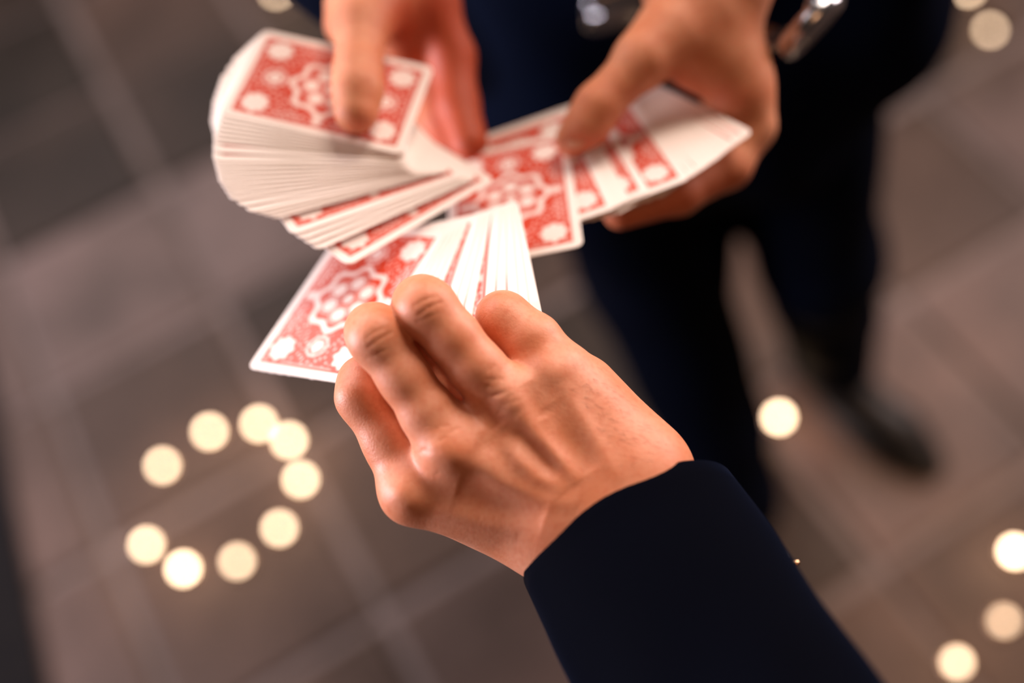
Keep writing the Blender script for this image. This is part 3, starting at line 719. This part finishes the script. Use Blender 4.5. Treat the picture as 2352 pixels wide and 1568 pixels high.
# jacket
def jacket():
    P = [(np.array((.12, .68, .76)), np.array((.26, .68, .76)), .135, .135), (np.array((.14, .70, 1.05)), np.array((.24, .70, 1.05)), .125, .125),
         (np.array((.12, .68, .76)), np.array((.14, .70, 1.05)), .135, .125), (np.array((.26, .68, .76)), np.array((.24, .70, 1.05)), .135, .125),
         (np.array((.14, .70, 1.05)), np.array((.10, .73, 1.33)), .125, .13), (np.array((.24, .70, 1.05)), np.array((.27, .73, 1.33)), .125, .13), (np.array((.10, .73, 1.33)), np.array((.27, .73, 1.33)), .13, .13),
         (np.array((.335, .665, .84)), np.array((.32, .68, 1.0)), .118, .118), (sl, elw, .075, .062), (sr, erw, .075, .062), (elw, wlw+(elw-wlw)*.26, .060, .041), (erw, wrw+(erw-wrw)*.10, .060, .042)]
    def cut(f, A):
        X = f.ax[0][:, None, None]; Y = f.ax[1][None, :, None]; Z = f.ax[2][None, None, :]
        wv = .004*np.sin(X*38+Z*17)+.003*np.sin(Y*45-Z*29+X*20)      # soft folds
        A = A+wv
        hem = (.70-Z)+.008*np.sin(X*14)                                                # straight hem at thigh height
        core = ((X > -.08) & (X < .46) & (Y > .45))
        A = np.where(core, np.maximum(A, hem), A)
        slit = np.maximum(np.abs(X-.165-.03*(1.0-Z))-.004, Y-.62); slit = np.maximum(slit, Z-1.02)   # front opening
        return np.maximum(A, -slit)
    return sdf_mesh(P, .006, .035, cut, 3)
Vj, Qj = jacket()
jk = mesh_obj('suit_jacket', Vj, Qj, M_SUIT, far, True, Vector((.19, .69, 1.0)))
for z in (.98, 1.10):
    c = np.array((.185, .553 if z < 1 else .56, z))
    rg = [ring_pts(c+np.array((0, -1, 0))*dz, np.array((0, -1, 0)), np.array((1, 0, 0)), r, r, 20) for dz, r in ((-.002, .0001), (-.002, .009), (.002, .010), (.004, .009), (.003, .006), (.003, .0001))]
    loft('button', rg, M_BUTTON, jk, Vector(c))
# trousers
def trousers():
    P = [(h1+(0, 0, .02), h2+(0, 0, .02), .120, .120), (h1+(-.012, 0, 0), k1+(-.002, 0, 0), .098, .087), (k1+(-.002, 0, 0), a1+(.006, 0, 0), .084, .070), (h2+(.025, 0, 0), k2+(.008, 0, 0), .094, .072), (k2+(.008, 0, 0), a2, .071, .064)]
    def cut(f, A):
        X = f.ax[0][:, None, None]; Y = f.ax[1][None, :, None]; Z = f.ax[2][None, None, :]
        A = A+.0035*np.sin(Z*60+X*24)*np.clip((.45-Z)*4, 0, 1)+.003*np.sin(Z*34-Y*30+X*15)
        return np.maximum(A, .085-Z)
    return sdf_mesh(P, .006, .03, cut, 3)
Vt, Qt = trousers()
mesh_obj('trousers', Vt, Qt, M_TROUSER, far, True, Vector((.19, .68, .9)))
# shoes
def shoe(ank, toe):
    toe = np.array(toe); ank = np.array(ank); d = toe-ank; d[2] = 0; d = unit(d); s = np.array((-d[1], d[0], 0)); L = np.linalg.norm((toe-ank)[:2])
    def p(f_, z, side=0): return np.array((ank[0], ank[1], 0))+d*f_+s*side+np.array((0, 0, z))
    P = [(p(-.035, .042), p(.03, .045), .036, .038), (p(.0, .075), p(-.01, .11), .040, .040), (p(.02, .050), p(L*.62, .036), .040, .036), (p(L*.6, .034, .006), p(L*.80, .028, .004), .040, .028), (p(L*.8, .026), p(L*.93, .022), .026, .017), (p(.03, .07), p(L*.45, .045), .034, .026)]
    def cut(f, A): return np.maximum(A, .012-f.ax[2][None, None, :])
    V, Q = sdf_mesh(P, .004, .02, cut, 2)
    o = mesh_obj('shoe', V, Q, M_SHOE, far, True, Vector((ank[0], ank[1], 0)))
    # sole: outline swept up from the floor
    ts = np.linspace(0, 2*math.pi, 40, endpoint=False); out = []
    for t in ts:
        f_ = L*.44-(L*.55)*math.cos(t); w0 = .043*math.sqrt(max(0, 1-((f_-L*.44)/(L*.56))**2))*(1+.12*math.sin(math.pi*(f_/L-.2)))
        out.append((f_, math.copysign(w0, math.sin(t))))
    rg = []
    for z, k in ((.0012, .96), (.003, 1.0), (.012, 1.0), (.016, .97)): rg.append(np.array([p(f_*1.0, z, w0*k) for f_, w0 in out]))
    loft('sole', rg, M_SOLE, o, Vector((ank[0], ank[1], 0)))
    # laces
    for q in (.30, .38, .46):
        c = p(L*q, .078-.05*(q-.3)/.2*.45); rg = []
        for t in np.linspace(-1, 1, 7):
            cc = c+s*t*.017+np.array((0, 0, -.010*t*t+.002)); rg.append(ring_pts(cc, s, d, .0024, .0024, 8))
        loft('lace', rg, M_SUIT, o, Vector(c))
toe2 = AZ(2168, 1085, .03); toe1 = (a1[0]+.02, a1[1]-.23, .03)
shoe(a1, toe1); shoe(a2, (toe2.x, toe2.y, .03))
# shirt cuff beside the wrist on the left
def tube(name, c0, c1, r0_, r1_, material, parent, n=40, wall=.0015):
    axv = unit(c1-c0); u = np.array((1., 0, 0)); rg = [ring_pts(c0+axv*.012, axv, u, r0_-wall, r0_-wall, n), ring_pts(c0, axv, u, r0_-wall, r0_-wall, n), ring_pts(c0-axv*.0008, axv, u, r0_-wall/2, r0_-wall/2, n), ring_pts(c0, axv, u, r0_, r0_, n)]
    for t in np.linspace(.1, 1, 6): rg.append(ring_pts(c0*(1-t)+c1*t, axv, u, r0_*(1-t)+r1_*t, r0_*(1-t)+r1_*t, n))
    return loft(name, [EY+r@BM.T for r in rg], material, parent, Vector(Wd(c0)), closed=False)
dr = unit(er-wr); tube('shirt_cuff', wr-dr*.004, wr+dr*.055, .0345, .037, M_SHIRT, far)
dl = unit(el-wl); tube('shirt_cuff', wl+dl*.055, wl+dl*.11, .034, .037, M_SHIRT, far)
# wristwatch on his left wrist: case, dial and bracelet links
wc = wl+dl*.020+C(1695, 5, .505)-C(1630, -60, .505); side_v = C(1900, 60, .50)-C(1700, -60, .50)
t0 = unit(side_v-dl*(side_v@dl)); t1 = np.cross(dl, t0)
case_c = wc+t0*.0335
rg = [ring_pts(case_c+t0*dz, t0, dl, r, r, 32) for dz, r in ((-.004, .001), (-.004, .018), (.001, .0205), (.005, .0200), (.0065, .0175), (.0055, .0165), (.0055, .0001))]
watch = loft('watch', [EY+r@BM.T for r in rg], M_STEEL, far, Vector(Wd(case_c))); watch['label'] = 'steel wristwatch with a link bracelet'
rg = [ring_pts(case_c+t0*dz, t0, dl, r, r, 32) for dz, r in ((.0045, .0001), (.0045, .0164), (.0060, .0164), (.0062, .0001))]
loft('dial', [EY+r@BM.T for r in rg], M_DIAL, watch, Vector(Wd(case_c)))
for k in range(22):
    a = (k+.5)/22*2*math.pi; 
    if abs(((a+math.pi) % (2*math.pi))-math.pi) < .42: continue
    rr = .0335; c = wc+t0*math.cos(a)*rr+t1*math.sin(a)*rr; n_ = t0*math.cos(a)+t1*math.sin(a); tg = -t0*math.sin(a)+t1*math.cos(a)
    vs = [c+n_*z*.0016+dl*y*.0090+tg*x*.0042 for z in (-1, 1) for y in (-1, -.85, .85, 1) for x in ((-.8, .8) if abs(y) == 1 else (-1, 1))]
    vs = []; 
    prof = [(-1, -.7), (-.8, -1), (.8, -1), (1, -.7), (1, .7), (.8, 1), (-.8, 1), (-1, .7)]
    for z in (-.0016, .0012, .0018):
        kx = .92 if z == .0018 else 1
        for y, x in prof: vs.append(c+n_*z+dl*y*.0090*kx+tg*x*.0043*kx)
    q = [(j, (j+1) % 8, 8+(j+1) % 8, 8+j) for j in range(8)]+[(8+j, 8+(j+1) % 8, 16+(j+1) % 8, 16+j) for j in range(8)]+[tuple(range(8))[::-1], tuple(range(16, 24))]
    mesh_obj('link', EY+np.array(vs)@BM.T, q, M_STEEL, watch, False, Vector(Wd(c)))
# belt buckle glinting between the hands
v = ray(1408, 15); bc = EY+v*(.535/v[1])
rg = []
for dz, k in ((0, .96), (.001, 1), (.004, 1), (.005, .94)):
    rg.append(np.array([bc+np.array((.021*k*math.copysign(abs(math.cos(t))**.5, math.cos(t)), -dz, .017*k*math.copysign(abs(math.sin(t))**.5, math.sin(t)))) for t in np.linspace(0, 2*math.pi, 28, endpoint=False)]))
bk = loft('belt_buckle', rg, M_STEEL, far, Vector(bc))
rg = [np.array([bc+np.array((.0025*math.cos(t), -.0055+dz, .0025*math.sin(t)+0)) for t in np.linspace(0, 2*math.pi, 10, endpoint=False)])+np.array((q, 0, 0)) for q, dz in ((-.016, 0), (.0, -.001), (.018, 0))]
loft('prong', rg, M_STEEL, bk, Vector(bc))
